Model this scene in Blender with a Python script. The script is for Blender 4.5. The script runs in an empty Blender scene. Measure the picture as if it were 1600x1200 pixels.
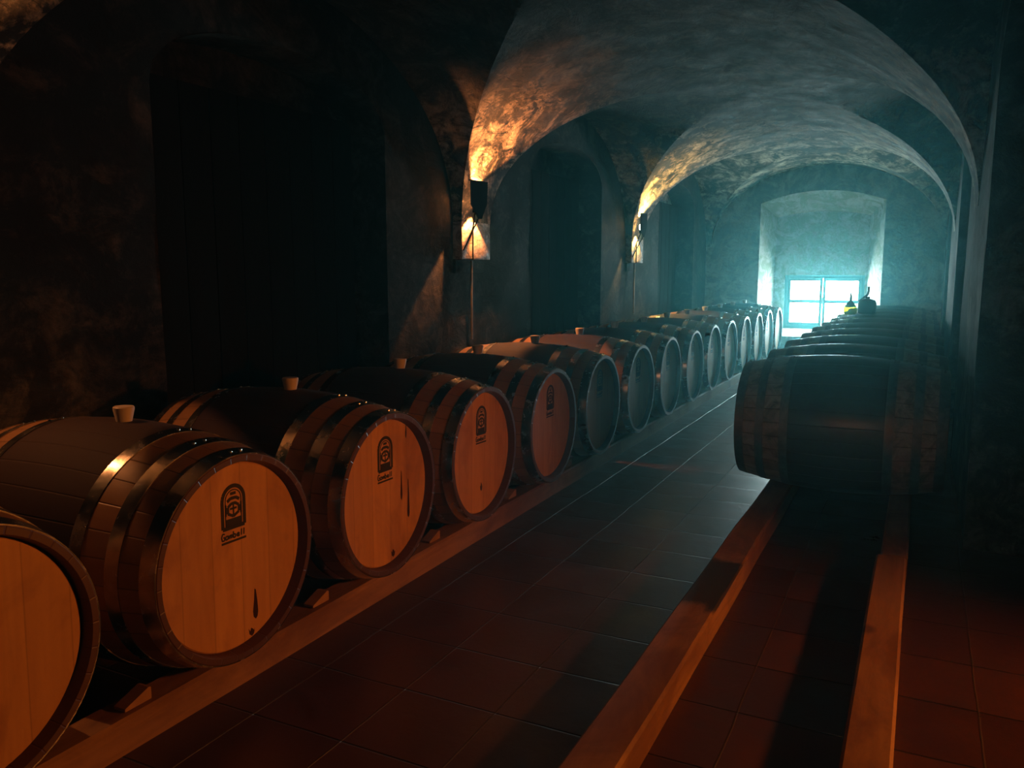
import bpy, bmesh, math, random
from mathutils import Vector, Matrix, noise
random.seed(7)
SC = bpy.context.scene
COL = SC.collection
PI = math.pi

# ------------------------------------------------------------------ helpers
def tag(o, label=None, cat=None, group=None, kind=None):
    if label: o['label'] = label
    if cat: o['category'] = cat
    if group: o['group'] = group
    if kind: o['kind'] = kind
    return o

def build(name, bm, mat, parent=None, smooth=True, angle=35):
    bmesh.ops.recalc_face_normals(bm, faces=bm.faces[:])
    me = bpy.data.meshes.new(name)
    bm.to_mesh(me); bm.free()
    if smooth:
        for p in me.polygons: p.use_smooth = True
        try: me.set_sharp_from_angle(angle=math.radians(angle))
        except Exception: pass
    for m in (mat if isinstance(mat, (list, tuple)) else [mat]):
        me.materials.append(m)
    o = bpy.data.objects.new(name, me)
    COL.objects.link(o)
    if parent: o.parent = parent
    return o

def empty(name, loc=(0, 0, 0), rot=(0, 0, 0)):
    o = bpy.data.objects.new(name, None)
    o.empty_display_size = .1
    COL.objects.link(o)
    o.location = loc; o.rotation_euler = rot
    return o

def copy_tree(o, parent=None):
    c = o.copy(); COL.objects.link(c); c.parent = parent
    for ch in list(o.children): copy_tree(ch, c)
    return c

def add_box(bm, x0, x1, y0, y1, z0, z1, bevel=0.0):
    vs = [bm.verts.new((x, y, z)) for x in (x0, x1) for y in (y0, y1) for z in (z0, z1)]
    F = [(0, 1, 3, 2), (4, 6, 7, 5), (0, 4, 5, 1), (2, 3, 7, 6), (0, 2, 6, 4), (1, 5, 7, 3)]
    fs = [bm.faces.new([vs[i] for i in f]) for f in F]
    if bevel:
        es = list({e for f in fs for e in f.edges})
        bmesh.ops.bevel(bm, geom=es, offset=bevel, segments=2, affect='EDGES', profile=.6)

def add_quad(bm, a, b, c, d):
    return bm.faces.new([bm.verts.new(p) for p in (a, b, c, d)])

def add_prism(bm, pts, h, axis='z', base=0.0):
    """closed 2-D outline extruded by h. axis: which axis the extrusion follows."""
    def P(u, v, w):
        return {'z': (u, v, w), 'x': (w, u, v), 'y': (u, w, v)}[axis]
    lo = [bm.verts.new(P(u, v, base)) for u, v in pts]
    hi = [bm.verts.new(P(u, v, base + h)) for u, v in pts]
    n = len(pts)
    bm.faces.new(lo); bm.faces.new(hi)
    for i in range(n):
        bm.faces.new([lo[i], lo[(i + 1) % n], hi[(i + 1) % n], hi[i]])

def add_lathe(bm, prof, seg=48, axis='z', wobble=None):
    """prof: (r, h) pairs. Closed on the axis where r == 0."""
    rings = []
    for r, h in prof:
        if r < 1e-6:
            p = (0, 0, h) if axis == 'z' else (h, 0, 0)
            rings.append([bm.verts.new(p)])
            continue
        ring = []
        for k in range(seg):
            a = 2 * PI * k / seg
            rr = r * (1 + (wobble(a, h) if wobble else 0))
            ring.append(bm.verts.new((rr * math.cos(a), rr * math.sin(a), h) if axis == 'z'
                                     else (h, rr * math.cos(a), rr * math.sin(a))))
        rings.append(ring)
    for A, B in zip(rings, rings[1:]):
        if len(A) == 1 and len(B) == 1: continue
        for k in range(seg):
            k2 = (k + 1) % seg
            if len(A) == 1: bm.faces.new([A[0], B[k], B[k2]])
            elif len(B) == 1: bm.faces.new([A[k], B[0], A[k2]])
            else: bm.faces.new([A[k], B[k], B[k2], A[k2]])
    return rings

def add_tube(bm, pts, r, seg=12, caps=True):
    pts = [Vector(p) for p in pts]
    rad = r if isinstance(r, (list, tuple)) else [r] * len(pts)
    rings = []
    up = Vector((.13, .21, .97)).normalized()
    for i, p in enumerate(pts):
        d = (pts[min(i + 1, len(pts) - 1)] - pts[max(i - 1, 0)]).normalized()
        u = d.cross(up)
        if u.length < .05: u = d.cross(Vector((1, .2, 0)))
        u.normalize(); v = d.cross(u).normalized()
        rings.append([bm.verts.new(p + (u * math.cos(2 * PI * k / seg) + v * math.sin(2 * PI * k / seg)) * rad[i]) for k in range(seg)])
    for A, B in zip(rings, rings[1:]):
        for k in range(seg):
            bm.faces.new([A[k], A[(k + 1) % seg], B[(k + 1) % seg], B[k]])
    if caps:
        bm.faces.new(rings[0]); bm.faces.new(rings[-1])

# ------------------------------------------------------------------ materials
class NT:
    def __init__(s, name):
        s.m = bpy.data.materials.new(name); s.m.use_nodes = True
        s.t = s.m.node_tree; s.t.nodes.clear()
        s.out = s.n('ShaderNodeOutputMaterial')
    def n(s, typ, **kw):
        nd = s.t.nodes.new(typ)
        for k, v in kw.items():
            if hasattr(nd, k): setattr(nd, k, v)
            else: nd.inputs[k.replace('_', ' ')].default_value = v
        return nd
    def l(s, a, b): s.t.links.new(a, b)
    def coord(s, scale=(1, 1, 1), kind='Object', rnd=False):
        tc = s.n('ShaderNodeTexCoord'); mp = s.n('ShaderNodeMapping')
        mp.inputs['Scale'].default_value = scale
        s.l(tc.outputs[kind], mp.inputs['Vector'])
        if rnd:
            oi = s.n('ShaderNodeObjectInfo'); mu = s.n('ShaderNodeMath', operation='MULTIPLY'); mu.inputs[1].default_value = 37.0
            cb = s.n('ShaderNodeCombineXYZ')
            s.l(oi.outputs['Random'], mu.inputs[0])
            s.l(mu.outputs[0], cb.inputs[1]); s.l(mu.outputs[0], cb.inputs[0])
            s.l(cb.outputs[0], mp.inputs['Location'])
        return mp.outputs[0]
    def noise(s, vec, scale, detail=5, rough=.55, dist=0):
        nd = s.n('ShaderNodeTexNoise'); nd.inputs['Scale'].default_value = scale
        nd.inputs['Detail'].default_value = detail; nd.inputs['Roughness'].default_value = rough
        nd.inputs['Distortion'].default_value = dist
        s.l(vec, nd.inputs['Vector']); return nd.outputs['Fac']
    def ramp(s, fac, stops):
        r = s.n('ShaderNodeValToRGB'); e = r.color_ramp.elements
        while len(e) > 1: e.remove(e[-1])
        for i, (p, c) in enumerate(stops):
            c = (c, c, c, 1) if isinstance(c, (int, float)) else (*c, 1)
            if i == 0: e[0].position = p; e[0].color = c
            else: x = e.new(p); x.color = c
        s.l(fac, r.inputs[0]); return r.outputs[0]
    def mix(s, f, a, b, mode='MIX'):
        m = s.n('ShaderNodeMix', data_type='RGBA', blend_type=mode)
        for inp, v in ((m.inputs[0], f), (m.inputs[6], a), (m.inputs[7], b)):
            if isinstance(v, (int, float)): inp.default_value = v
            elif isinstance(v, tuple): inp.default_value = (*v, 1)
            else: s.l(v, inp)
        return m.outputs[2]
    def math(s, op, a, b=0.0):
        m = s.n('ShaderNodeMath', operation=op)
        for inp, v in ((m.inputs[0], a), (m.inputs[1], b)):
            if isinstance(v, (int, float)): inp.default_value = v
            else: s.l(v, inp)
        return m.outputs[0]
    def bsdf(s, color, rough=.6, metal=0.0, bump=None, bstr=.3, bdist=.01, **kw):
        b = s.n('ShaderNodeBsdfPrincipled')
        for inp, v in ((b.inputs['Base Color'], color), (b.inputs['Roughness'], rough), (b.inputs['Metallic'], metal)):
            if isinstance(v, (int, float)): inp.default_value = v
            elif isinstance(v, tuple): inp.default_value = (*v, 1)
            else: s.l(v, inp)
        for k, v in kw.items(): b.inputs[k].default_value = v
        if bump is not None:
            bn = s.n('ShaderNodeBump'); bn.inputs['Strength'].default_value = bstr; bn.inputs['Distance'].default_value = bdist
            s.l(bump, bn.inputs['Height']); s.l(bn.outputs[0], b.inputs['Normal'])
        s.l(b.outputs[0], s.out.inputs[0]); return b

def plaster(name, light, mid, dark, amount=.5, bstr=.5, scale=1.0, wet=.5, contrast=1.6, crown_dark=False):
    """old lime plaster: pale coat, flaked patches, damp mould"""
    s = NT(name); v = s.coord()
    big = s.noise(v, 1.0 * scale, 6, .62, .8)
    flake = s.noise(s.coord((1.0, .55, 1.0)), 6.5 * scale, 9, .72, .9)
    sm = s.noise(v, 24 * scale, 8, .72, .3)
    mo = s.noise(v, 2.3 * scale, 9, .72, 1.4)
    f = s.math('ADD', s.math('ADD', s.math('MULTIPLY', big, .35), s.math('MULTIPLY', flake, .45)), s.math('MULTIPLY', sm, .20))
    f = s.math('ADD', s.math('MULTIPLY', s.math('SUBTRACT', f, .5), contrast), .5)
    o_ = (amount - .5) * .3
    c1 = s.ramp(f, [(.0, dark), (.42 + o_, dark), (.50 + o_, mid), (.62 + o_, light), (1, light)])
    c2 = s.mix(s.ramp(mo, [(.45, 0.0), (.56, .85)]), c1, dark)
    if crown_dark:          # darker towards the crown and the nearer bays, broken up by noise
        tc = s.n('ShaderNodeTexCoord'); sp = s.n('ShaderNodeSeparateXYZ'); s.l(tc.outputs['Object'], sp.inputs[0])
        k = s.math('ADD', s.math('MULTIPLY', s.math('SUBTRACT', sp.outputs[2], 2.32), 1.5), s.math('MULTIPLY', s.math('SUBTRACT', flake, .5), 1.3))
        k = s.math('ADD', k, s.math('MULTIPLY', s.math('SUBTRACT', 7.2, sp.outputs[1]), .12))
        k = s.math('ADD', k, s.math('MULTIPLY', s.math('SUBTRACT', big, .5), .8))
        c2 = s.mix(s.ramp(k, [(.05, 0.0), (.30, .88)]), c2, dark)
    h = s.math('ADD', s.math('MULTIPLY', flake, .8), s.math('MULTIPLY', sm, .4))
    rg = s.ramp(s.noise(v, 4.0 * scale, 5, .6), [(.35, .82 - .45 * wet), (.62, .9)])
    s.bsdf(c2, rg, 0, h, bstr, .03, **{'Specular IOR Level': .06 + .4 * wet})
    return s.m

M = {}
RH = .287
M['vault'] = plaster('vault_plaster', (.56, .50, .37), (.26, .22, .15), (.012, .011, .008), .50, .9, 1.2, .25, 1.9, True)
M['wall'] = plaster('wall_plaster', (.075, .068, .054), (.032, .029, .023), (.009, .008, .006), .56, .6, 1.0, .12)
M['farwall'] = plaster('far_wall_plaster', (.42, .40, .35), (.30, .285, .25), (.13, .13, .115), .45, .3, 1.2, .1, 1.2)
M['reveal'] = plaster('window_reveal_plaster', (.66, .66, .62), (.52, .52, .48), (.24, .28, .20), .40, .25, 1.8, .2, 1.2)
M['corbel'] = plaster('corbel_plaster', (.50, .42, .33), (.36, .30, .23), (.12, .10, .08), .42, .7, 3.0, 1.0)
M['sideroom'] = plaster('side_room_plaster', (.30, .26, .2), (.2, .17, .14), (.08, .07, .05), .5, .3)

def make_floor_mat():
    """square tiles: pale ridges of grout along the aisle, narrow dark joints across it"""
    s = NT('terracotta_tiles'); tc = s.n('ShaderNodeTexCoord')
    sep = s.n('ShaderNodeSeparateXYZ'); s.l(tc.outputs['Object'], sep.inputs[0])
    w = s.noise(s.coord((1, 1, 1)), 2.2, 3, .5); wv = s.math('MULTIPLY', s.math('SUBTRACT', w, .5), .018)
    ux = s.math('DIVIDE', s.math('ADD', s.math('ADD', sep.outputs[0], wv), .975 + 20 * .295), .295)
    uy = s.math('DIVIDE', s.math('ADD', s.math('ADD', sep.outputs[1], wv), -3.343 + 30 * .2955), .2955)
    def line(u, half):
        d = s.math('ABSOLUTE', s.math('SUBTRACT', s.math('FRACT', s.math('ADD', u, .5)), .5))
        return s.ramp(d, [(0, 1.0), (half, 1.0), (half * 1.8, 0.0)])
    lx, ly = line(ux, .005), line(uy, .007)
    cb = s.n('ShaderNodeCombineXYZ'); s.l(s.math('FLOOR', ux), cb.inputs[0]); s.l(s.math('FLOOR', uy), cb.inputs[1])
    wn = s.n('ShaderNodeTexWhiteNoise', noise_dimensions='2D'); s.l(cb.outputs[0], wn.inputs['Vector'])
    tile = s.mix(wn.outputs['Value'], (.050, .018, .012), (.088, .030, .019))
    n = s.noise(s.coord((1, 1, 1)), 5, 8, .65, .4); n2 = s.noise(s.coord((1, 1, 1)), 34, 6, .6)
    col = s.mix(s.ramp(n, [(.35, .7), (.65, 0.0)]), tile, (.04, .018, .014))
    col = s.mix(ly, col, (.012, .009, .008))
    brk = s.ramp(s.noise(s.coord((1, 1, 1)), 9, 5, .6), [(.36, .1), (.5, 1.0)])
    col = s.mix(s.math('MULTIPLY', lx, brk), col, (.04, .03, .024))
    rough = s.math('ADD', s.ramp(n, [(.3, .26), (.7, .42)]), s.math('MULTIPLY', wn.outputs['Value'], .08))
    tilt = s.math('MULTIPLY', s.math('MULTIPLY', s.math('SUBTRACT', wn.outputs['Value'], .5), s.math('FRACT', uy)), .5)
    h = s.math('ADD', s.math('MULTIPLY', ly, -1.0), s.math('MULTIPLY', lx, .8))
    h = s.math('ADD', s.math('ADD', h, s.math('MULTIPLY', n2, .10)), s.math('ADD', tilt, s.math('MULTIPLY', n, .3)))
    s.bsdf(col, rough, 0, h, .8, .008)
    return s.m
M['floor'] = make_floor_mat()

def wood(name, a, b, scale=(1, 1, 1), rough=.55, grain=28, axis='x', rnd=True, bstr=.25):
    s = NT(name)
    sc = {'x': (.12, 1, 1), 'y': (1, .12, 1), 'z': (1, 1, .12)}[axis]
    v = s.coord(tuple(p * q for p, q in zip(sc, scale)), rnd=rnd)
    g = s.noise(v, grain, 6, .6, .6); c = s.noise(v, grain * .2, 3, .5, .3)
    col = s.mix(s.ramp(g, [(.3, 0.0), (.7, 1.0)]), b, a)
    col = s.mix(s.ramp(c, [(.35, .45), (.6, 0.0)]), col, tuple(x * .55 for x in b))
    s.bsdf(col, rough, 0, g, bstr, .004)
    return s.m

def make_barrel_wood(name, oak, oak2, band, old=False):
    """staves: bare oak near the ends, wine stained centre between the bilge hoops"""
    s = NT(name)
    tc = s.n('ShaderNodeTexCoord'); sep = s.n('ShaderNodeSeparateXYZ'); s.l(tc.outputs['Object'], sep.inputs[0])
    ang = s.math('ARCTAN2', sep.outputs[2], sep.outputs[1])
    st = s.math('MULTIPLY', ang, 30 / (2 * PI))
    fr = s.math('FRACT', st)
    seam = s.math('ABSOLUTE', s.math('SUBTRACT', fr, .5))
    groove = s.ramp(seam, [(.0, 1.0), (.455, 1.0), (.495, 0.0)])
    idx = s.math('FLOOR', st)
    wn = s.n('ShaderNodeTexWhiteNoise', noise_dimensions='1D'); s.l(idx, wn.inputs['W'])
    v = s.coord((.15, 1, 1), rnd=True)
    g = s.noise(v, 34, 6, .6, .5)
    base = s.mix(g, oak2, oak)
    base = s.mix(s.math('MULTIPLY', wn.outputs['Value'], .5), base, tuple(c * .5 for c in oak2))
    base = s.mix(s.math('MULTIPLY', s.math('SUBTRACT', 1.0, groove), .6), base, (.03, .018, .010))
    ax = s.math('ABSOLUTE', sep.outputs[0])
    wob = s.math('ADD', ax, s.math('MULTIPLY', s.noise(s.coord((1, 1, 1), rnd=True), 14, 4), .012))
    inb = s.ramp(wob, [(0, 1.0), (.225, 1.0), (.235, 0.0)])
    col = s.mix(inb, base, band)
    rr = s.math('SQRT', s.math('ADD', s.math('MULTIPLY', sep.outputs[1], sep.outputs[1]), s.math('MULTIPLY', sep.outputs[2], sep.outputs[2])))
    chime = s.math('MAXIMUM', s.math('GREATER_THAN', ax, .4735), s.math('LESS_THAN', rr, RH - .010))
    col = s.mix(chime, col, (.075, .03, .016))
    if old:
        mo = s.noise(s.coord((1, 1, 1), rnd=True), 12, 8, .7, 1.0)
        col = s.mix(s.ramp(mo, [(.42, 0.0), (.66, .8)]), col, (.05, .045, .04))
    h = s.math('ADD', s.math('MULTIPLY', groove, .6), s.math('MULTIPLY', g, .15))
    s.bsdf(col, s.math('ADD', .46, s.math('MULTIPLY', inb, .34)) if not old else .32, 0, h, .5 if not old else .8, .004)
    return s.m
M['stave'] = make_barrel_wood('oak_staves_red_centre', (.42, .23, .10), (.26, .13, .055), (.018, .003, .004))
M['stave_old'] = make_barrel_wood('old_oak_staves_mouldy', (.46, .33, .24), (.30, .21, .15), (.04, .03, .028), True)

def make_head_mat(name, a, b, stain=0.0):
    s = NT(name)
    tc = s.n('ShaderNodeTexCoord'); sep = s.n('ShaderNodeSeparateXYZ'); s.l(tc.outputs['Object'], sep.inputs[0])
    st = s.math('MULTIPLY', s.math('ADD', sep.outputs[1], .5), 9.5)
    seam = s.math('ABSOLUTE', s.math('SUBTRACT', s.math('FRACT', st), .5))
    groove = s.ramp(seam, [(.0, 1.0), (.475, 1.0), (.497, 0.0)])
    wn = s.n('ShaderNodeTexWhiteNoise', noise_dimensions='1D'); s.l(s.math('FLOOR', st), wn.inputs['W'])
    v = s.coord((1, 1, .10), rnd=True)
    g = s.noise(v, 30, 6, .6, .5)
    col = s.mix(s.ramp(g, [(.3, 0.0), (.7, 1.0)]), b, a)
    col = s.mix(s.math('MULTIPLY', wn.outputs['Value'], .3), col, tuple(c * .6 for c in b))
    big = s.noise(s.coord((1, 1, .5), rnd=True), 5, 5, .6, 1.0)
    col = s.mix(s.ramp(big, [(.52, 0.0), (.72, .5)]), col, (.16, .04, .02))
    col = s.mix(s.math('MULTIPLY', s.math('SUBTRACT', 1.0, groove), .35), col, (.10, .04, .015))
    if stain:
        dr = s.noise(s.coord((1, 1.0, .16), rnd=True), 17, 4, .55, .2)
        col = s.mix(s.ramp(dr, [(.62 - stain * .05, 0.0), (.66 - stain * .05, .9)]), col, (.05, .012, .01))
    s.bsdf(col, .5, 0, s.math('ADD', s.math('MULTIPLY', groove, .5), s.math('MULTIPLY', g, .15)), .2, .002)
    return s.m
M['head'] = make_head_mat('oak_head', (.62, .33, .12), (.50, .25, .085))

def metal(name, col, r0, r1, scale=18, m=1.0):
    s = NT(name); v = s.coord((1, 1, 1), rnd=True)
    n = s.noise(v, scale, 7, .65, .4)
    c = s.mix(s.ramp(n, [(.35, 0.0), (.7, 1.0)]), tuple(x * .6 for x in col), col)
    s.bsdf(c, s.ramp(n, [(.3, r0), (.7, r1)]), m, n, .12, .003)
    return s.m
M['hoop'] = metal('galvanised_hoop', (.62, .60, .57), .16, .32)
M['hoop_old'] = metal('tarnished_hoop', (.26, .24, .22), .3, .6, 30)
M['conduit'] = metal('grey_conduit', (.22, .22, .21), .35, .5, 20, .3)

def plain(name, col, rough=.6, metal_=0.0, **kw):
    s = NT(name); n = s.noise(s.coord(rnd=True), 12, 5)
    s.bsdf(s.mix(n, tuple(c * .8 for c in col), col), rough, metal_, n, .08, .003, **kw)
    return s.m
M['black_metal'] = plain('black_painted_metal', (.008, .007, .006), .95, 0.0, **{'Specular IOR Level': .03})
M['bung'] = plain('cream_silicone', (.60, .52, .42), .45)
M['ink'] = plain('burnt_black_ink', (.018, .012, .010), .7)
M['drip'] = plain('dried_wine', (.035, .008, .008), .4)
M['chock'] = wood('pine_chock', (.40, .22, .11), (.28, .14, .06), axis='x')
def timber(name, stain_at=None):
    s = NT(name)
    v = s.coord((1, .10, 1)); g = s.noise(v, 22, 7, .62, .7)
    blot = s.noise(s.coord((1, .6, 1)), 3.0, 6, .65, .8)
    col = s.mix(s.ramp(g, [(.3, 0.0), (.72, 1.0)]), (.20, .10, .04), (.34, .18, .075))
    col = s.mix(s.ramp(blot, [(.45, 0.0), (.62, .75)]), col, (.12, .045, .02))
    vo = s.n('ShaderNodeTexVoronoi'); vo.inputs['Scale'].default_value = 2.6
    s.l(s.coord((1.2, .8, 1.2)), vo.inputs['Vector'])
    col = s.mix(s.ramp(vo.outputs['Distance'], [(.04, .9), (.09, 0.0)]), col, (.08, .03, .015))
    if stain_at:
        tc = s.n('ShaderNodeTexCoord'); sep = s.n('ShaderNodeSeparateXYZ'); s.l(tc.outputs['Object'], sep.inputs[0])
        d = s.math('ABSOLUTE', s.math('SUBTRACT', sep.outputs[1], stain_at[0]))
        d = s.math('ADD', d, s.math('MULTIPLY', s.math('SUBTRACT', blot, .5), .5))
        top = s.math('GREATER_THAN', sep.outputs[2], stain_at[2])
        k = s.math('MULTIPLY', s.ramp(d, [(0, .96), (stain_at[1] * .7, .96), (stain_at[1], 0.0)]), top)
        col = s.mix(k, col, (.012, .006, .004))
    s.bsdf(col, .62, 0, g, .4, .004)
    return s.m
M['rail'] = timber('rail_timber')
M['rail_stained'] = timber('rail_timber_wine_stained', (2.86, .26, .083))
def matte_door():
    s = NT('blackened_door_boards'); v = s.coord((1, 1, .12)); g = s.noise(v, 30, 5, .6)
    s.bsdf(s.mix(g, (.006, .005, .004), (.012, .010, .008)), 1.0, 0, g, .1, .002, **{'Specular IOR Level': 0.05})
    return s.m
M['door'] = matte_door()
M['frame'] = plain('teal_painted_wood', (.10, .30, .34), .5)

def make_glass():
    s = NT('clear_window_glass')
    t = s.n('ShaderNodeBsdfTransparent'); g = s.n('ShaderNodeBsdfGlossy'); g.inputs['Roughness'].default_value = .02
    m = s.n('ShaderNodeMixShader'); m.inputs[0].default_value = .06
    s.l(t.outputs[0], m.inputs[1]); s.l(g.outputs[0], m.inputs[2]); s.l(m.outputs[0], s.out.inputs[0])
    return s.m
M['glass'] = make_glass()
def clear_tint(name, col, gloss=.12):
    s = NT(name); t = s.n('ShaderNodeBsdfTransparent'); t.inputs[0].default_value = (*col, 1)
    g = s.n('ShaderNodeBsdfGlossy'); g.inputs['Roughness'].default_value = .05
    lw = s.n('ShaderNodeLayerWeight'); lw.inputs[0].default_value = .35
    m = s.n('ShaderNodeMixShader'); s.l(s.math('ADD', s.math('MULTIPLY', lw.outputs['Facing'], gloss * 3), gloss * .3), m.inputs[0])
    s.l(t.outputs[0], m.inputs[1]); s.l(g.outputs[0], m.inputs[2]); s.l(m.outputs[0], s.out.inputs[0])
    return s.m
M['flask'] = clear_tint('pale_flask_glass', (.10, .15, .13))
M['wine'] = clear_tint('yellow_wine', (.27, .24, .03), .02)
M['jug'] = plain('dark_teal_jug', (.06, .13, .13), .35)
M['white_plastic'] = clear_tint('milky_spout_tube', (.13, .12, .12), .02)

def emis(name, col, st):
    s = NT(name); e = s.n('ShaderNodeEmission'); e.inputs[0].default_value = (*col, 1); e.inputs[1].default_value = st
    s.l(e.outputs[0], s.out.inputs[0]); return s.m
M['bulb'] = emis('warm_bulb_glow', (1.0, .38, .12), 130)
M['bulb2'] = emis('amber_bulb_glow', (1.0, .62, .20), 90)

BL, RB, RH = .95, .345, .287
# ------------------------------------------------------------------ dimensions (metres, floor = 0)
XL, XR = -2.75, .22            # springing lines of the vault
XWL, XWR = -2.82, .22          # wall planes
XC, HA = (XL + XR) / 2, (XR - XL) / 2
ZS, RISE = 1.51, 1.06          # springing height, rise
PIERS = [-2.11, 1.45, 5.01, 8.57, 12.13]
HB = 1.58                      # half span of a bay between corbels
Y0, Y1 = -2.11, 11.95
bays = [(a + b) / 2 for a, b in zip(PIERS, PIERS[1:])]

def zm(s): return ZS + RISE * math.sqrt(max(0, 1 - s * s))
def wob(x, y, z, k=.012):
    return k * noise.noise(Vector((x * 1.6, y * 1.6, z * 1.6))) + k * .35 * noise.noise(Vector((x * 7, y * 7, z * 7)))
def zc(y):
    """height of the wall arch over y"""
    b = min(bays, key=lambda c: abs(c - y)); q = abs(y - b) / HB
    return zm(min(1, q))

# ------------------------------------------------------------------ ceiling
bm = bmesh.new()
def grid(bm, rows):
    V = [[bm.verts.new(p) for p in r] for r in rows]
    for A, B in zip(V, V[1:]):
        for i in range(len(A) - 1):
            try: bm.faces.new([A[i], A[i + 1], B[i + 1], B[i]])
            except ValueError: pass
def vz(x, y, z): return (x, y, z + wob(x, y, z) * (1 if z > ZS + .05 else .3))
NS = 56
for pi, py in enumerate(PIERS):                       # the cells that span across the aisle
    lo = bays[pi - 1] if pi > 0 else None
    hi = bays[pi] if pi < len(bays) else None
    rows = []
    for i in range(NS + 1):
        s = -math.cos(PI * i / NS)
        ya = (lo + abs(s) * HB) if lo is not None else py
        yb = (hi - abs(s) * HB) if hi is not None else Y1
        if pi == len(PIERS) - 1 and ya > Y1: ya = Y1
        yb = min(yb, Y1)
        n = 28
        rows.append([vz(XC + s * HA, ya + (yb - ya) * j / n, zm(s)) for j in range(n + 1)])
    grid(bm, rows)
for b in bays:                                        # the cells that open to each side wall
    for side, xw in ((-1, XWL), (1, XWR + .02)):
        rows = []
        for i in range(NS + 1):
            q = -math.cos(PI * i / NS)
            y = b + q * HB
            if y > Y1: y = Y1; q = (Y1 - b) / HB
            xa = XC + side * abs(q) * HA
            n = 24
            rows.append([vz(xa + (xw - xa) * j / n, y, zm(q)) for j in range(n + 1)])
        grid(bm, rows)
bmesh.ops.remove_doubles(bm, verts=bm.verts[:], dist=.0008)
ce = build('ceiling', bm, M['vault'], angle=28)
tag(ce, 'flaking plaster groin vault ceiling of the cellar', 'ceiling', kind='structure')

# ------------------------------------------------------------------ walls with arched recesses
NZ0, NZ1 = 1.95, 2.25
def niche_top(y, a, b):
    t = abs((y - (a + b) / 2) / ((b - a) / 2)); return NZ0 + (NZ1 - NZ0) * math.sqrt(max(0, 1 - t ** 2.4))
def side_wall(name, xw, out, niches, ya, yb, depths):
    """xw plane; out = -1/+1 direction behind the wall; niches: (a,b)"""
    bm = bmesh.new()
    ys = set()
    y = ya
    while y < yb: ys.add(round(y, 4)); y += .06
    ys.add(yb)
    for a, b in niches: ys.add(a); ys.add(b)
    for p in PIERS:
        for d in (-.2, .2):
            if ya < p + d < yb: ys.add(p + d)
    ys = sorted(ys)
    ys = [y for i, y in enumerate(ys) if i == 0 or y - ys[i - 1] > 1e-4]
    def col(y, z0, z1, n=16):
        return [(xw - out * 0 + (wob(xw + 5, y, z, .010)), y, z) for z in [z0 + (z1 - z0) * k / n for k in range(n + 1)]]
    for y, y2 in zip(ys, ys[1:]):
        m = (y + y2) / 2
        nn = [n for n in niches if n[0] < m < n[1]]
        z0a, z0b = (niche_top(y, *nn[0]), niche_top(y2, *nn[0])) if nn else (0, 0)
        inb = [p for p in PIERS if abs(m - p) < .2]
        za, zb = (ZS + .02, ZS + .02) if inb else (zc(y) + .02, zc(y2) + .02)
        A = [bm.verts.new(p) for p in col(y, z0a, max(za, z0a + .001))]
        B = [bm.verts.new(p) for p in col(y2, z0b, max(zb, z0b + .001))]
        for k in range(len(A) - 1): bm.faces.new([A[k], B[k], B[k + 1], A[k + 1]])
    for (a, b), dep in zip(niches, depths):
        xd = xw + out * dep
        pts = [(a, 0), (a, NZ0)]
        N = 20
        for i in range(1, N):
            yy = a + (b - a) * (1 - math.cos(PI * i / N)) / 2
            pts.append((yy, niche_top(yy, a, b)))
        pts += [(b, NZ0), (b, 0)]
        F = [bm.verts.new((xw, *p)) for p in pts]; K = [bm.verts.new((xd, *p)) for p in pts]
        for i in range(len(pts) - 1): bm.faces.new([F[i], F[i + 1], K[i + 1], K[i]])
        if out < 0 or (a, b) != niches[0]:
            bm.faces.new(K)
    bmesh.ops.remove_doubles(bm, verts=bm.verts[:], dist=.0005)
    o = build(name, bm, [M['wall'], M['corbel']], angle=30)
    for f in o.data.polygons:
        if len(f.vertices) > 6 and f.center.y > 9: f.material_index = 1  # paler plaster on far recess backs, light on the lunette put into colour
    return o
NL = [(-1.19, .39), (2.43, 4.05), (6.02, 7.64), (9.58, 11.22)]
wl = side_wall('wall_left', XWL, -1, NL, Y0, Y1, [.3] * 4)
tag(wl, 'dark plaster wall with arched recesses behind the left row', 'wall', kind='structure')
NR = [(1.5, 3.95), (5.89, 7.47), (9.37, 11.0)]
wr = side_wall('wall_right', XWR, 1, NR, Y0, Y1, [.5, .3, .3])
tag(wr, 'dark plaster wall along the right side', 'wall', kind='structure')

# doors in the left recesses
for i, (a, b) in enumerate(NL[1:]):
    bm = bmesh.new()
    n = 9; w = (b - a) / n
    for k in range(n):
        add_box(bm, XWL - .27, XWL - .235 + (.001 if k % 2 else 0), a + k * w + .003, a + (k + 1) * w - .003, 0.0, 2.04, .004)
    d = build('door_%d' % (i + 1), bm, M['door'])
    tag(d, ['blackened plank door in the recess left of the nearer lamp', 'blackened plank door in the recess between the two lamps',
            'blackened plank door in the recess nearest the window'][i], 'door', kind='structure')

# corbel blocks under the springers
for i, py in enumerate(PIERS[1:4]):
    bm = bmesh.new()
    # faceted block, stepped back at its foot
    add_box(bm, XWL - .02, XL, py - .2, py + .2, 1.26, ZS + .03, .012)
    add_box(bm, XWL - .02, XL - .05, py - .2, py + .2, 1.17, 1.265, .006)
    o = build('trim_%d' % (i + 1), bm, [M['corbel'], M['wall']])
    for f in o.data.polygons:
        if f.center.z < 1.262: f.material_index = 1  # foot in darker wall plaster, shadow below the block put into its colour
    tag(o, ['plaster corbel block under the vault, off to the left', 'plaster corbel block below the nearer glowing wall lamp',
            'plaster corbel block below the farther wall lamp'][i], 'corbel', kind='structure')

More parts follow.
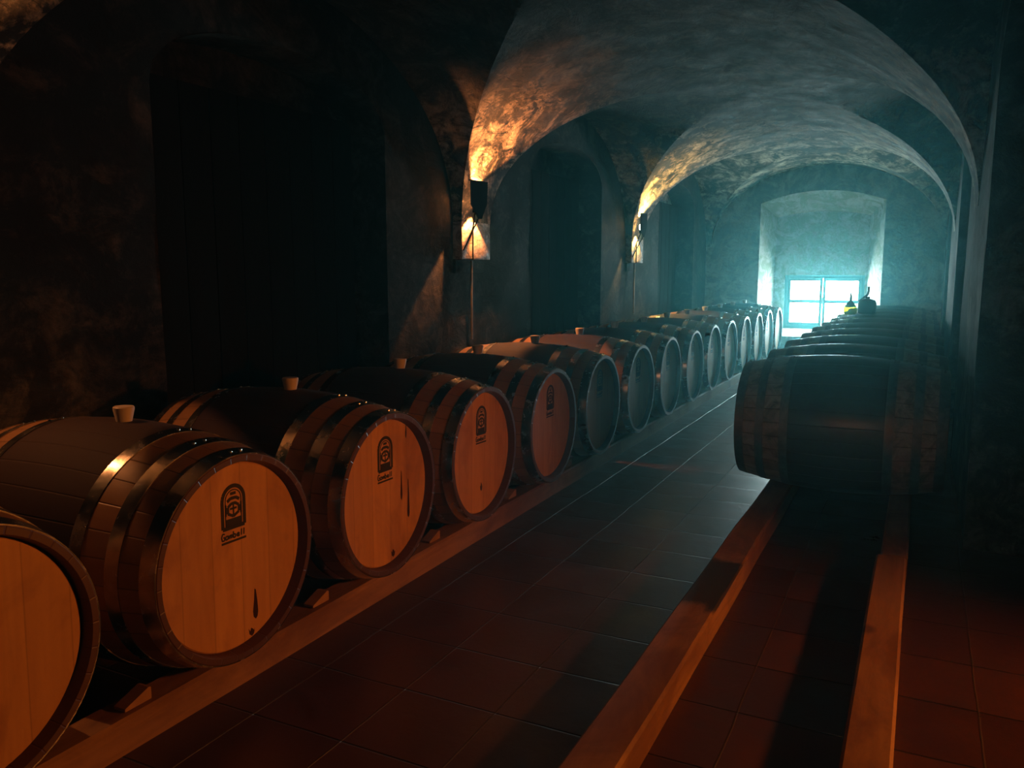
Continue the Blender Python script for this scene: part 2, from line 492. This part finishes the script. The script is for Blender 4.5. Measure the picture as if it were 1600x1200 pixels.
# far wall with splayed window recess
def arch(xa, xb, z0, zcor, zap, n=18):
    pts = [(xa, z0), (xa, zcor)]
    for i in range(1, n):
        t = i / n; x = xa + (xb - xa) * t
        pts.append((x, zcor + (zap - zcor) * (1 - (2 * t - 1) ** 2)))
    pts += [(xb, zcor), (xb, z0)]
    return pts
YF, YI = 11.95, 12.45
outer = arch(-2.08, -.50, .27, 2.09, 2.24)
inner = arch(-1.93, -.70, .35, 1.925, 1.995)
bm = bmesh.new()
# wall face: columns around the recess
NXW = 40
xs = [XWL + (XWR - XWL) * i / NXW for i in range(NXW + 1)] + [-2.08, -.50]
xs = sorted(set(xs))
def otop(x):
    t = (x + 2.08) / 1.58; return 2.09 + .15 * (1 - (2 * t - 1) ** 2)
def ftop(x): return zm(max(-1, min(1, (x - XC) / HA))) + .03
for x, x2 in zip(xs, xs[1:]):
    if x2 - x < 1e-5: continue
    m = (x + x2) / 2
    segs = [(0, 0, ftop(x), ftop(x2))]
    if -2.08 < m < -.50:
        segs = [(0, 0, .27, .27), (otop(x), otop(x2), ftop(x), ftop(x2))]
    for a, b, c, d in segs:
        for k in range(8):
            add_quad(bm, (x, YF, a + (c - a) * k / 8), (x2, YF, b + (d - b) * k / 8), (x2, YF, b + (d - b) * (k + 1) / 8), (x, YF, a + (c - a) * (k + 1) / 8))
bmesh.ops.remove_doubles(bm, verts=bm.verts[:], dist=.0005)
wf = build('wall_back', bm, M['farwall'])
tag(wf, 'grey-green stained end wall around the window recess', 'wall', kind='structure')
bm = bmesh.new()
O = [bm.verts.new((p[0], YF, p[1])) for p in outer]; I = [bm.verts.new((p[0], YI, p[1])) for p in inner]
n = len(O)
for i in range(n): bm.faces.new([O[i], O[(i + 1) % n], I[(i + 1) % n], I[i]])
# inner wall with hole for the window frame
FX0, FX1, FZ0, FZ1 = -1.795, -.73, .355, 1.11
for (a, b, c, d) in ((-1.93, FX0, .35, 1.925), (FX1, -.70, .35, 1.925), (FX0, FX1, .35, FZ0), (FX0, FX1, FZ1, 1.925)):
    add_quad(bm, (a, YI, c), (b, YI, c), (b, YI, d), (a, YI, d))
f = [bm.verts.new((p[0], YI, p[1])) for p in inner[1:-1]]
bm.faces.new(f)
# reveal thickness around the frame
for (x0, z0, x1, z1) in ((FX0, FZ0, FX0, FZ1), (FX1, FZ0, FX1, FZ1), (FX0, FZ0, FX1, FZ0), (FX0, FZ1, FX1, FZ1)):
    add_quad(bm, (x0, YI, z0), (x1, YI, z1), (x1, YI + .25, z1), (x0, YI + .25, z0))
tr = build('trim_4', bm, M['reveal'], smooth=False)
tag(tr, 'pale splayed arched recess and sill around the small window', 'window recess', kind='structure')

# window: two casements, each two panes
win = empty('window_1', (0, 0, 0)); tag(win, 'small four-pane casement window glowing with daylight', 'window', kind='structure')
def framebox(bm, x0, x1, z0, z1, t, y0, y1):
    add_box(bm, x0, x0 + t, y0, y1, z0, z1, .003); add_box(bm, x1 - t, x1, y0, y1, z0, z1, .003)
    add_box(bm, x0 + t, x1 - t, y0, y1, z0, z0 + t, .003); add_box(bm, x0 + t, x1 - t, y0, y1, z1 - t, z1, .003)
bm = bmesh.new(); framebox(bm, FX0, FX1, FZ0, FZ1, .045, YI + .03, YI + .10)
build('window_frame', bm, M['frame'], win)
for (x0, x1) in ((FX0 + .045, -1.282), (-1.274, FX1 - .045)):
    bm = bmesh.new(); framebox(bm, x0, x1, FZ0 + .045, FZ1 - .045, .038, YI + .04, YI + .085)
    add_box(bm, x0 + .038, x1 - .038, YI + .050, YI + .078, .716, .764)
    c = build('casement', bm, M['frame'], win)
    for z0, z1 in ((FZ0 + .083, .732), (.748, FZ1 - .083)):
        bm = bmesh.new(); add_box(bm, x0 + .036, x1 - .036, YI + .063, YI + .067, z0, z1)
        build('glass_pane', bm, M['glass'], c)
bm = bmesh.new(); add_box(bm, -1.29, -1.265, YI + .015, YI + .04, .70, .80, .004); add_tube(bm, [(-1.277, YI + .02, .75), (-1.277, YI - .02, .75), (-1.277, YI - .025, .70)], .007, 8)
build('window_handle', bm, M['conduit'], win)

# unseen shell added to block stray sky light, open at the window
bm = bmesh.new()
add_box(bm, -3.5, -3.2, Y0 - .1, 12.9, 0, 3.3)
add_box(bm, -3.5, 3.7, Y0 - .1, 12.9, 3.15, 3.4)
for a, b, c, d in ((-3.5, FX0 - .005, 0, 3.3), (FX1 + .005, 3.7, 0, 3.3), (FX0 - .005, FX1 + .005, 0, FZ0 - .005), (FX0 - .005, FX1 + .005, FZ1 + .005, 3.3)):
    add_box(bm, a, b, YI + .08, YI + .35, c, d)
add_box(bm, 1.0, 1.2, 4.0, 12.9, 0, 3.3)
add_box(bm, .25, 3.7, 4.06, 4.2, 0, 3.3)
o = build('light_seal_shell', bm, M['sideroom'], smooth=False); tag(o, 'unseen added shell blocking stray sky light around the cellar', 'wall', kind='structure')
# floor, side room, wall behind the camera
bm = bmesh.new(); add_box(bm, -3.3, 3.6, Y0 - .1, 12.8, -.12, 0)
fl = build('floor', bm, M['floor'], smooth=False); tag(fl, 'dark red square terracotta tile floor', 'floor', kind='structure')
bm = bmesh.new(); add_box(bm, -3.3, 3.6, Y0 - .12, Y0, 0, 3.0)
o = build('wall_front', bm, M['sideroom'], smooth=False); tag(o, 'plaster wall behind the viewpoint', 'wall', kind='structure')
bm = bmesh.new()
add_box(bm, 3.5, 3.6, Y0, 4.05, 0, 3.0); add_box(bm, .72, 3.5, 3.95, 4.05, 0, 3.0)
for za, zb, ya, yb in ((0, 3.0, Y0, 1.5), (NZ1, 3.0, 1.5, 3.95)): add_box(bm, .70, .74, ya, yb, za, zb)
o = build('wall_side_room', bm, M['sideroom'], smooth=False); tag(o, 'plaster walls of the side chamber beyond the right opening', 'wall', kind='structure')
bm = bmesh.new(); add_box(bm, .70, 3.6, Y0, 4.05, 3.0, 3.1)
o = build('ceiling_side_room', bm, M['sideroom'], smooth=False); tag(o, 'flat ceiling of the side chamber', 'ceiling', kind='structure')

# ------------------------------------------------------------------ barrels (axis along local x, centre at origin)
def rad(x): return RB - (RB - RH) * (abs(x) / (BL / 2)) ** 2
def hoop_bm(x0, x1, t=.0022, rivets=True, ra=PI / 2):
    bm = bmesh.new()
    seg = 96; n = 4
    outp = [(x0 + (x1 - x0) * i / n, rad(x0 + (x1 - x0) * i / n) + t) for i in range(n + 1)]
    inp = [(x, r - t - .001) for x, r in reversed(outp)]
    prof = outp + inp + [outp[0]]
    rings = []
    for x, r in prof[:-1]:
        rings.append([bm.verts.new((x, r * math.cos(2 * PI * k / seg), r * math.sin(2 * PI * k / seg))) for k in range(seg)])
    rings.append(rings[0])
    for A, B in zip(rings, rings[1:]):
        for k in range(seg): bm.faces.new([A[k], B[k], B[(k + 1) % seg], A[(k + 1) % seg]])
    if rivets:
        xm = (x0 + x1) / 2
        for da in (-.075, .045):
            a = ra + da; r = rad(xm) + t
            mt = Matrix.Translation((xm, r * math.cos(a), r * math.sin(a)))
            bmesh.ops.create_uvsphere(bm, u_segments=8, v_segments=5, radius=.0055, matrix=mt)
    return bm
def emblem_bm():
    """arched cooper's mark with a line of script-like lettering under it, in local y (across) / z (up)"""
    bm = bmesh.new(); e = .0009
    def bar(p, q, w):
        p, q = Vector((p[0], p[1])), Vector((q[0], q[1])); d = (q - p); L = d.length
        if L < 1e-6: return
        d /= L; nrm = Vector((-d.y, d.x)) * w / 2
        pts = [p + nrm, p - nrm, q - nrm, q + nrm]
        add_prism(bm, [(a.x, a.y) for a in pts], e, 'x', 0)
    def path(P, w):
        for a, b in zip(P, P[1:]): bar(a, b, w)
    W, H = .040, .115
    def archpts(w, h, base=0):
        P = [(-w, base), (-w, h - w)]
        P += [(-w * math.cos(PI * i / 14), h - w + w * math.sin(PI * i / 14)) for i in range(1, 14)]
        return P + [(w, h - w), (w, base)]
    path(archpts(W, H) + [(-W, 0)], .011)
    path(archpts(W - .011, H - .011), .003)
    # crest details inside
    path([(-.030, .014), (.030, .014)], .022)
    path([(-.02, .040), (-.02, .058), (-.007, .066), (.007, .066), (.02, .058), (.02, .040), (0, .030), (-.02, .040)], .008)
    path([(-.012, .052), (.012, .052)], .006); path([(0, .034), (0, .064)], .005)
    path([(-.022, .074), (-.010, .081), (.010, .081), (.022, .074)], .009)
    path([(-.010, .094), (.010, .094)], .008)
    for y in (-.028, .028): path([(y, .034), (y, .066)], .006)
    # word under the mark, rising to the right as it is stencilled
    z0 = -.030
    glyph = {
        'G': [[(.9, 1.0), (.35, 1.15), (0, .6), (.2, 0), (.8, 0), (.9, .5), (.5, .5)]],
        'a': [[(.8, .7), (.2, .7), (0, .35), (.2, 0), (.7, .1), (.8, .7), (.9, 0)]],
        'm': [[(0, 0), (.1, .7)], [(.1, .6), (.45, .7), (.5, 0)], [(.5, .6), (.85, .7), (.95, 0)]],
        'b': [[(.1, 1.3), (.1, 0), (.6, 0), (.75, .4), (.5, .7), (.1, .6)]],
        'e': [[(.1, .35), (.75, .4), (.5, .7), (.1, .6), (0, .2), (.3, 0), (.8, .1)]],
        'l': [[(.2, 0), (.3, 1.3)]],
    }
    x = -.046; cw = .0155
    for ch in 'Gambell':
        sc = .017 if ch == 'G' else .0135
        for st in glyph[ch]:
            path([(x + a * cw * (.85), z0 + b * sc) for a, b in st], .0042)
        x += cw * (.9 if ch != 'l' else .6)
    path([(-.046, z0 - .009), (.044, z0 - .009)], .006)
    return bm

def make_barrel(stave, hoopm, head, emblem=True, drips=0, bung=True):
    root = empty('wine_barrel')
    bm = bmesh.new(); N = 22
    prof = [(RH - .016, -BL / 2), ]
    outer_ = [(rad(-BL / 2 + BL * i / N), -BL / 2 + BL * i / N) for i in range(N + 1)]
    prof = [(RH - .030, -BL / 2 + .045), (RH - .024, -BL / 2 + .03), (RH - .018, -BL / 2)] + [(outer_[0][0] - .003, -BL / 2)] + \
        [(outer_[0][0], -BL / 2 + .003)] + outer_[1:-1] + [(outer_[-1][0], BL / 2 - .003), (outer_[-1][0] - .003, BL / 2)] + \
        [(RH - .018, BL / 2), (RH - .024, BL / 2 - .03), (RH - .030, BL / 2 - .045)]
    add_lathe(bm, prof, 90, 'x')
    build('staves', bm, stave, root)
    hx = BL / 2
    for sgn in (1, -1):
        for a, b in ((hx - .045, hx - .002), (hx - .145, hx - .105), (hx - .262, hx - .222)):
            x0, x1 = (a, b) if sgn > 0 else (-b, -a)
            build('hoop', hoop_bm(x0, x1, ra=PI / 2 + random.uniform(-.12, .12)), hoopm, root)
        bm = bmesh.new()
        R = RH - .0255; d0, d1 = hx - .045, hx - .028
        add_lathe(bm, [(0, sgn * d0), (R, sgn * d0), (R, sgn * (d1 - .004)), (R - .004, sgn * d1), (0, sgn * d1)], 72, 'x')
        hd = build('head', bm, head if sgn > 0 else M['head'], root)
        if sgn > 0 and emblem:
            e = build('emblem', emblem_bm(), M['ink'], hd, smooth=False)
            e.location = (d1, 0, .085); e['label'] = 'black stencilled cooper mark'
        if sgn > 0 and drips:
            for y, z1, z0_, w in drips:
                bm = bmesh.new()
                P = [(y - w * .2, z1), (y + w * .3, z1 - .004), (y + w * .8, z1 - (z1 - z0_) * .45), (y + w, z0_ + .02), (y + w * .7, z0_ + .006), (y, z0_), (y - w * .8, z0_ + .008), (y - w, z0_ + .025), (y - w * .5, z1 - (z1 - z0_) * .4)]
                add_prism(bm, P, .0006, 'x', d1)
                dd = build('wine_stain', bm, M['drip'], hd, smooth=False)
    if bung:
        bm = bmesh.new()
        add_lathe(bm, [(0, RB - .03), (.020, RB - .03), (.022, RB), (.0295, RB + .034), (.0295, RB + .040), (.027, RB + .043), (0, RB + .043)], 32, 'z')
        bg_ = build('bung', bm, M['bung'], root); bg_.location = (.03, 0, 0)
    return root

ZB = .425
protoA = make_barrel(M['stave'], M['hoop'], M['head'])
protoB = make_barrel(M['stave'], M['hoop'], M['head'], drips=[(.098, .062, -.048, .006), (.142, .022, -.125, .0075), (.132, .232, .175, .005), (.04, -.215, -.245, .012)])
protoC = make_barrel(M['stave'], M['hoop'], M['head'], drips=[(.072, -.115, -.205, .010), (.055, -.225, -.25, .012)])
protoD = make_barrel(M['stave'], M['hoop'], M['head'], drips=[(.004, -.13, -.168, .010)])
ordn = ['first', 'second', 'third', 'fourth', 'fifth', 'sixth', 'seventh', 'eighth', 'ninth', 'tenth', 'eleventh', 'twelfth', 'thirteenth', 'fourteenth', 'fifteenth']
left_labels = [
    'oak barrel with red centre cut off by the picture corner, nearest of the left row',
    'red-banded oak barrel with the largest full head, one short drip low on it',
    'red-banded oak barrel with long dark drips on its head, third of left row',
    'red-banded oak barrel with one dark drip low on its head, fourth of left row',
]
LX = -1.63 - BL / 2
lefts = []
kinds = [protoA, protoC, protoB, protoD, protoA]
used = set()
for k in range(15):
    src = kinds[k] if k < 5 else protoA
    if src.name in used: o = copy_tree(src)
    else: o = src; used.add(src.name)
    o.location = (LX + random.uniform(-.006, .006), .9 + .72 * k, ZB - .01)
    o.rotation_euler = (random.uniform(-.03, .03), 0, random.uniform(-.008, .008))
    if k < 4: lab = left_labels[k]
    elif k == 14: lab = 'red-banded oak barrel nearest the window at the far end of left row'
    else: lab = 'red-banded oak barrel, %s from the camera in the left row' % ordn[k]
    tag(o, lab, 'barrel', 'oak barrels in the left row')
    lefts.append(o)

protoR = make_barrel(M['stave_old'], M['hoop_old'], M['head'], emblem=False, bung=False)
RXC = -.33
for k in range(10):
    o = protoR if k == 0 else copy_tree(protoR)
    o.location = (RXC + random.uniform(-.008, .008), 4.42 + .72 * k, ZB)
    o.rotation_euler = (random.uniform(-.5, .5) if k else .1, 0, random.uniform(-.012, .012))
    if k == 0: lab = 'old mould-stained barrel seen side-on, nearest of the right row'
    elif k == 9: lab = 'old mould-stained barrel below the window, farthest of the right row'
    else: lab = 'old mould-stained barrel, %s from the camera in the right row' % ordn[k]
    tag(o, lab, 'barrel', 'old barrels in the right row')

# ------------------------------------------------------------------ rails and chocks
def rail(name, x0, x1, y0, y1, z1, mat, label, seed, z0=0.0):
    bm = bmesh.new(); n = int((y1 - y0) / .12) + 1
    rings = []
    for i in range(n + 1):
        y = y0 + (y1 - y0) * i / n
        dx = .004 * noise.noise(Vector((seed, y * 1.3, 0))); dz = .003 * noise.noise(Vector((seed + 9, y * 2.1, 0)))
        c = .008
        P = [(x0 + dx, z0), (x1 + dx, z0), (x1 + dx, z1 - c + dz), (x1 - c + dx, z1 + dz), (x0 + c + dx, z1 + dz), (x0 + dx, z1 - c + dz)]
        rings.append([bm.verts.new((p[0], y, p[1])) for p in P])
    for A, B in zip(rings, rings[1:]):
        for k in range(6): bm.faces.new([A[k], A[(k + 1) % 6], B[(k + 1) % 6], B[k]])
    bm.faces.new(rings[0]); bm.faces.new(rings[-1])
    o = build(name, bm, mat)
    return tag(o, label, 'beam', 'timber rails under the barrels')
rail('timber_rail', -1.815, -1.71, -.6, 11.4, .092, M['rail'], 'long timber rail carrying the fronts of the left row barrels', 1)
rail('timber_rail', -2.50, -2.40, -.6, 11.4, .090, M['rail'], 'timber rail under the wall ends of the left row barrels', 2)
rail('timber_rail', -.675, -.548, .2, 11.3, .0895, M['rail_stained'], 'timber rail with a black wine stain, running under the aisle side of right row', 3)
rail('timber_rail', -.105, .005, .2, 3.44, .0895, M['rail'], 'bare near length of the rightmost rail, its end butted to a second length', 4)
rail('timber_rail', -.088, .010, 3.45, 11.3, .0875, M['rail'], 'farther length of the rightmost rail, running under the right barrels', 5)

def wedge():
    bm = bmesh.new()
    add_prism(bm, [(-.04, 0), (.04, 0), (.04, .008), (-.032, .034), (-.04, .032)], .04, 'x', -.02)
    return build('wooden_chock', bm, M['chock'], smooth=False)
w0 = wedge()
for k in range(14):
    w = w0 if k == 0 else w0.copy()
    if k: COL.objects.link(w)
    w.location = (-1.755, .9 + .72 * (k + 1) - .27, .0935)
    w.rotation_euler = (0, 0, PI)
    tag(w, 'small wooden chock on the left rail, wedged between the %s and %s barrels' % (ordn[k], ordn[k + 1]), 'chock', 'chocks between the left barrels')

# ------------------------------------------------------------------ wall lamps (up and down shining, shield towards the aisle)
def wall_lamp(py, bulbmat, label):
    r = empty('wall_lamp', (XL, py - .16, 1.64))
    tag(r, label, 'lamp', 'shielded wall lamps on the corbels')
    bm = bmesh.new()          # shield: hexagonal plate narrowing downwards, small flanges
    pts = [(-.12, .125), (.115, .13), (.105, -.01), (.03, -.115), (-.02, -.115), (-.115, -.03)]
    add_prism(bm, pts, .004, 'x', .108)
    add_prism(bm, [(-.12, .126), (-.12, .12), (.115, .124), (.115, .131)], -.012, 'x', .109)
    build('shield', bm, M['black_metal'], r, smooth=False)
    bm = bmesh.new()
    add_tube(bm, [(.004, .10, -.38), (.004, .10, -.17), (.02, .08, -.15), (.082, -.01, -.075)], .0055, 10)
    add_tube(bm, [(.004, -.03, -.32), (.06, -.01, -.20), (.109, 0, -.10)], .0045, 8)
    add_tube(bm, [(.082, -.01, -.07), (.109, 0, -.06)], .006, 8)
    build('bracket', bm, M['black_metal'], r)
    bm = bmesh.new(); add_lathe(bm, [(0, -.02), (.016, -.02), (.016, .015), (0, .015)], 20, 'z')
    s = build('socket', bm, M['black_metal'], r); s.location = (.082, -.01, -.055)
    bm = bmesh.new(); add_lathe(bm, [(0, 0), (.010, .002), (.016, .015), (.018, .035), (.013, .052), (0, .060)], 20, 'z')
    b = build('bulb', bm, bulbmat, r); b.location = (.082, -.01, -.04)
    bm = bmesh.new(); add_tube(bm, [(-.020, .12, -.385), (-.020, .12, -.92)], .0085, 10)
    build('conduit', bm, M['conduit'], r)
    return r
wall_lamp(PIERS[2], M['bulb'], 'black shielded wall lamp on the nearer corbel, glowing orange onto the vault')
wall_lamp(PIERS[3], M['bulb2'], 'black shielded wall lamp on the farther corbel, glowing amber')
wall_lamp(PIERS[1], M['bulb'], 'black shielded wall lamp above the nearest left barrels, out at the picture edge')

def light(kind, name, loc, col, power, size=.05, rot=None, **kw):
    d = bpy.data.lights.new(name, kind); d.color = col; d.energy = power
    if kind == 'AREA': d.size = size
    else: d.shadow_soft_size = size
    for k, v in kw.items(): setattr(d, k, v)
    o = bpy.data.objects.new(name, d); COL.objects.link(o); o.location = loc
    if rot: o.rotation_euler = rot
    return o
def aim(loc, to):
    return (Vector(to) - Vector(loc)).to_track_quat('-Z', 'Y').to_euler()
for py, c, pw in ((PIERS[1], (1.0, .34, .10), .8), (PIERS[2], (1.0, .34, .10), 1.0), (PIERS[3], (1.0, .66, .17), .9)):
    L = (XL + .095, py - .16, 1.64)
    L1 = (XL + .055, L[1] + .06, L[2] + .085); L2 = (XL + .055, L[1] + .075, L[2] - .05)
    light('SPOT', 'lamp_beam_up', L1, c, 150 * pw, .012, aim(L1, (L1[0] + .12, L1[1] + .08, L1[2] + 1)), spot_size=math.radians(108), spot_blend=.35)
    light('SPOT', 'lamp_beam_down', L2, c, 85 * pw * (.3 if py < 2 else 1), .008, (0, 0, 0), spot_size=math.radians(92), spot_blend=.12)
K = (1.9, 2.75, 1.05)
light('SPOT', 'side_room_lamp', K, (1.0, .27, .04), 190, .07, aim(K, (-1.6, 1.25, .0)), spot_size=math.radians(98), spot_blend=1.0)
light('SPOT', 'barrel_fill_spot', (-.25, -1.5, 1.25), (1.0, .45, .22), 34, .04, aim((-.25, -1.5, 1.25), (-.1, 4.1, .40)), spot_size=math.radians(34), spot_blend=1.0)  # added fill, brightens the front of the nearest right-row barrel
light('POINT', 'entrance_lamp', (-.5, -1.6, .9), (1.0, .38, .12), .7, .08)

# ------------------------------------------------------------------ flask and jug on the barrels
def on_barrel(x, y, k):       # height of the barrel surface
    yc = 4.42 + .72 * k; r = rad(x - RXC) + .002
    return ZB + math.sqrt(r * r - (y - yc) ** 2)
KY = 4.42 + .72 * 6
fx = -.63
fz = on_barrel(fx + .04, KY, 6) + .002
fr = empty('wine_flask', (fx, KY, fz)); fr.scale = (1.12, 1.12, 1.15); tag(fr, 'small round flask of yellow wine standing on a barrel before the window', 'flask')
bm = bmesh.new(); add_lathe(bm, [(.0555, .061), (.050, .075), (.026, .100), (.013, .115), (.011, .150), (.006, .190), (.0035, .19), (.0085, .150), (.0105, .114), (.024, .098), (.048, .073), (.0535, .061), (.0555, .061)], 32, 'z')
build('glass_neck', bm, M['flask'], fr)
bm = bmesh.new(); add_lathe(bm, [(0, 0), (.040, 0), (.054, .015), (.058, .045), (.0555, .060), (0, .060)], 32, 'z')
build('wine', bm, M['wine'], fr)
jx, jy = -.480, KY
jr = empty('topping_jug', (jx, jy, on_barrel(jx, jy, 6) + .001)); tag(jr, 'dark rounded jug with a white bent spout tube, beside the yellow flask', 'jug')
bm = bmesh.new(); add_lathe(bm, [(0, 0), (.075, 0), (.083, .012), (.083, .10), (.072, .128), (.04, .142), (.022, .146), (.022, .165), (0, .165)], 32, 'z')
build('jug_body', bm, M['jug'], jr)
bm = bmesh.new()
P = [(-.075, 0, .115), (-.055, 0, .135), (-.03, 0, .158), (-.012, 0, .172), (0, 0, .19), (.006, 0, .215), (.008, 0, .262)]
add_tube(bm, P, .011, 10); build('spout_tube', bm, M['white_plastic'], jr)

# ------------------------------------------------------------------ teal scatter volume added to imitate lens glare round the window
s = NT('teal_glare'); vs = s.n('ShaderNodeVolumeScatter')
vs.inputs['Color'].default_value = (.24, .86, .92, 1); vs.inputs['Density'].default_value = .015; vs.inputs['Anisotropy'].default_value = .76
s.l(vs.outputs[0], s.out.inputs['Volume'])
bm = bmesh.new(); add_box(bm, XWL + .03, XWR - .01, Y0 + .02, 11.93, .001, 2.6)
hz = build('glare_volume', bm, s.m, smooth=False)
tag(hz, 'added teal scatter volume imitating lens glare around the window', 'glare_volume', kind='stuff')

# ------------------------------------------------------------------ daylight
w = bpy.data.worlds.new('World'); SC.world = w; w.use_nodes = True
bg = [n for n in w.node_tree.nodes if n.type == 'BACKGROUND'][0]
bg.inputs[0].default_value = (.60, .88, .92, 1); bg.inputs[1].default_value = 145
pt = light('AREA', 'window_portal', ((FX0 + FX1) / 2, YI + .12, (FZ0 + FZ1) / 2), (1, 1, 1), 1, FX1 - FX0, (-PI / 2, 0, 0), shape='RECTANGLE', size_y=FZ1 - FZ0)
pt.data.cycles.is_portal = True

# ------------------------------------------------------------------ camera
cd = bpy.data.cameras.new('camera'); cam = bpy.data.objects.new('camera', cd); COL.objects.link(cam)
cd.sensor_width = 36; cd.lens = 36 * 1290 / 1600; cd.clip_start = .02; cd.clip_end = 100
F_, HOR, VX = 1290., 420., 1445.
pitch = math.atan((600 - HOR) / F_); yaw = math.atan((VX - 800) / math.hypot(F_, 600 - HOR))
cam.location = (0, 0, 1.2)
cam.rotation_euler = (PI / 2 - pitch, 0, yaw)
SC.camera = cam
vs_ = SC.view_settings
SC.display_settings.display_device = 'sRGB'
vs_.view_transform = 'Standard'; vs_.look = 'None'; vs_.gamma = 1; vs_.exposure = 0; vs_.use_curve_mapping = False
SC.cycles.use_denoising = True
SC.cycles.max_bounces = 8; SC.cycles.volume_bounces = 0
SC.cycles.sample_clamp_indirect = 4
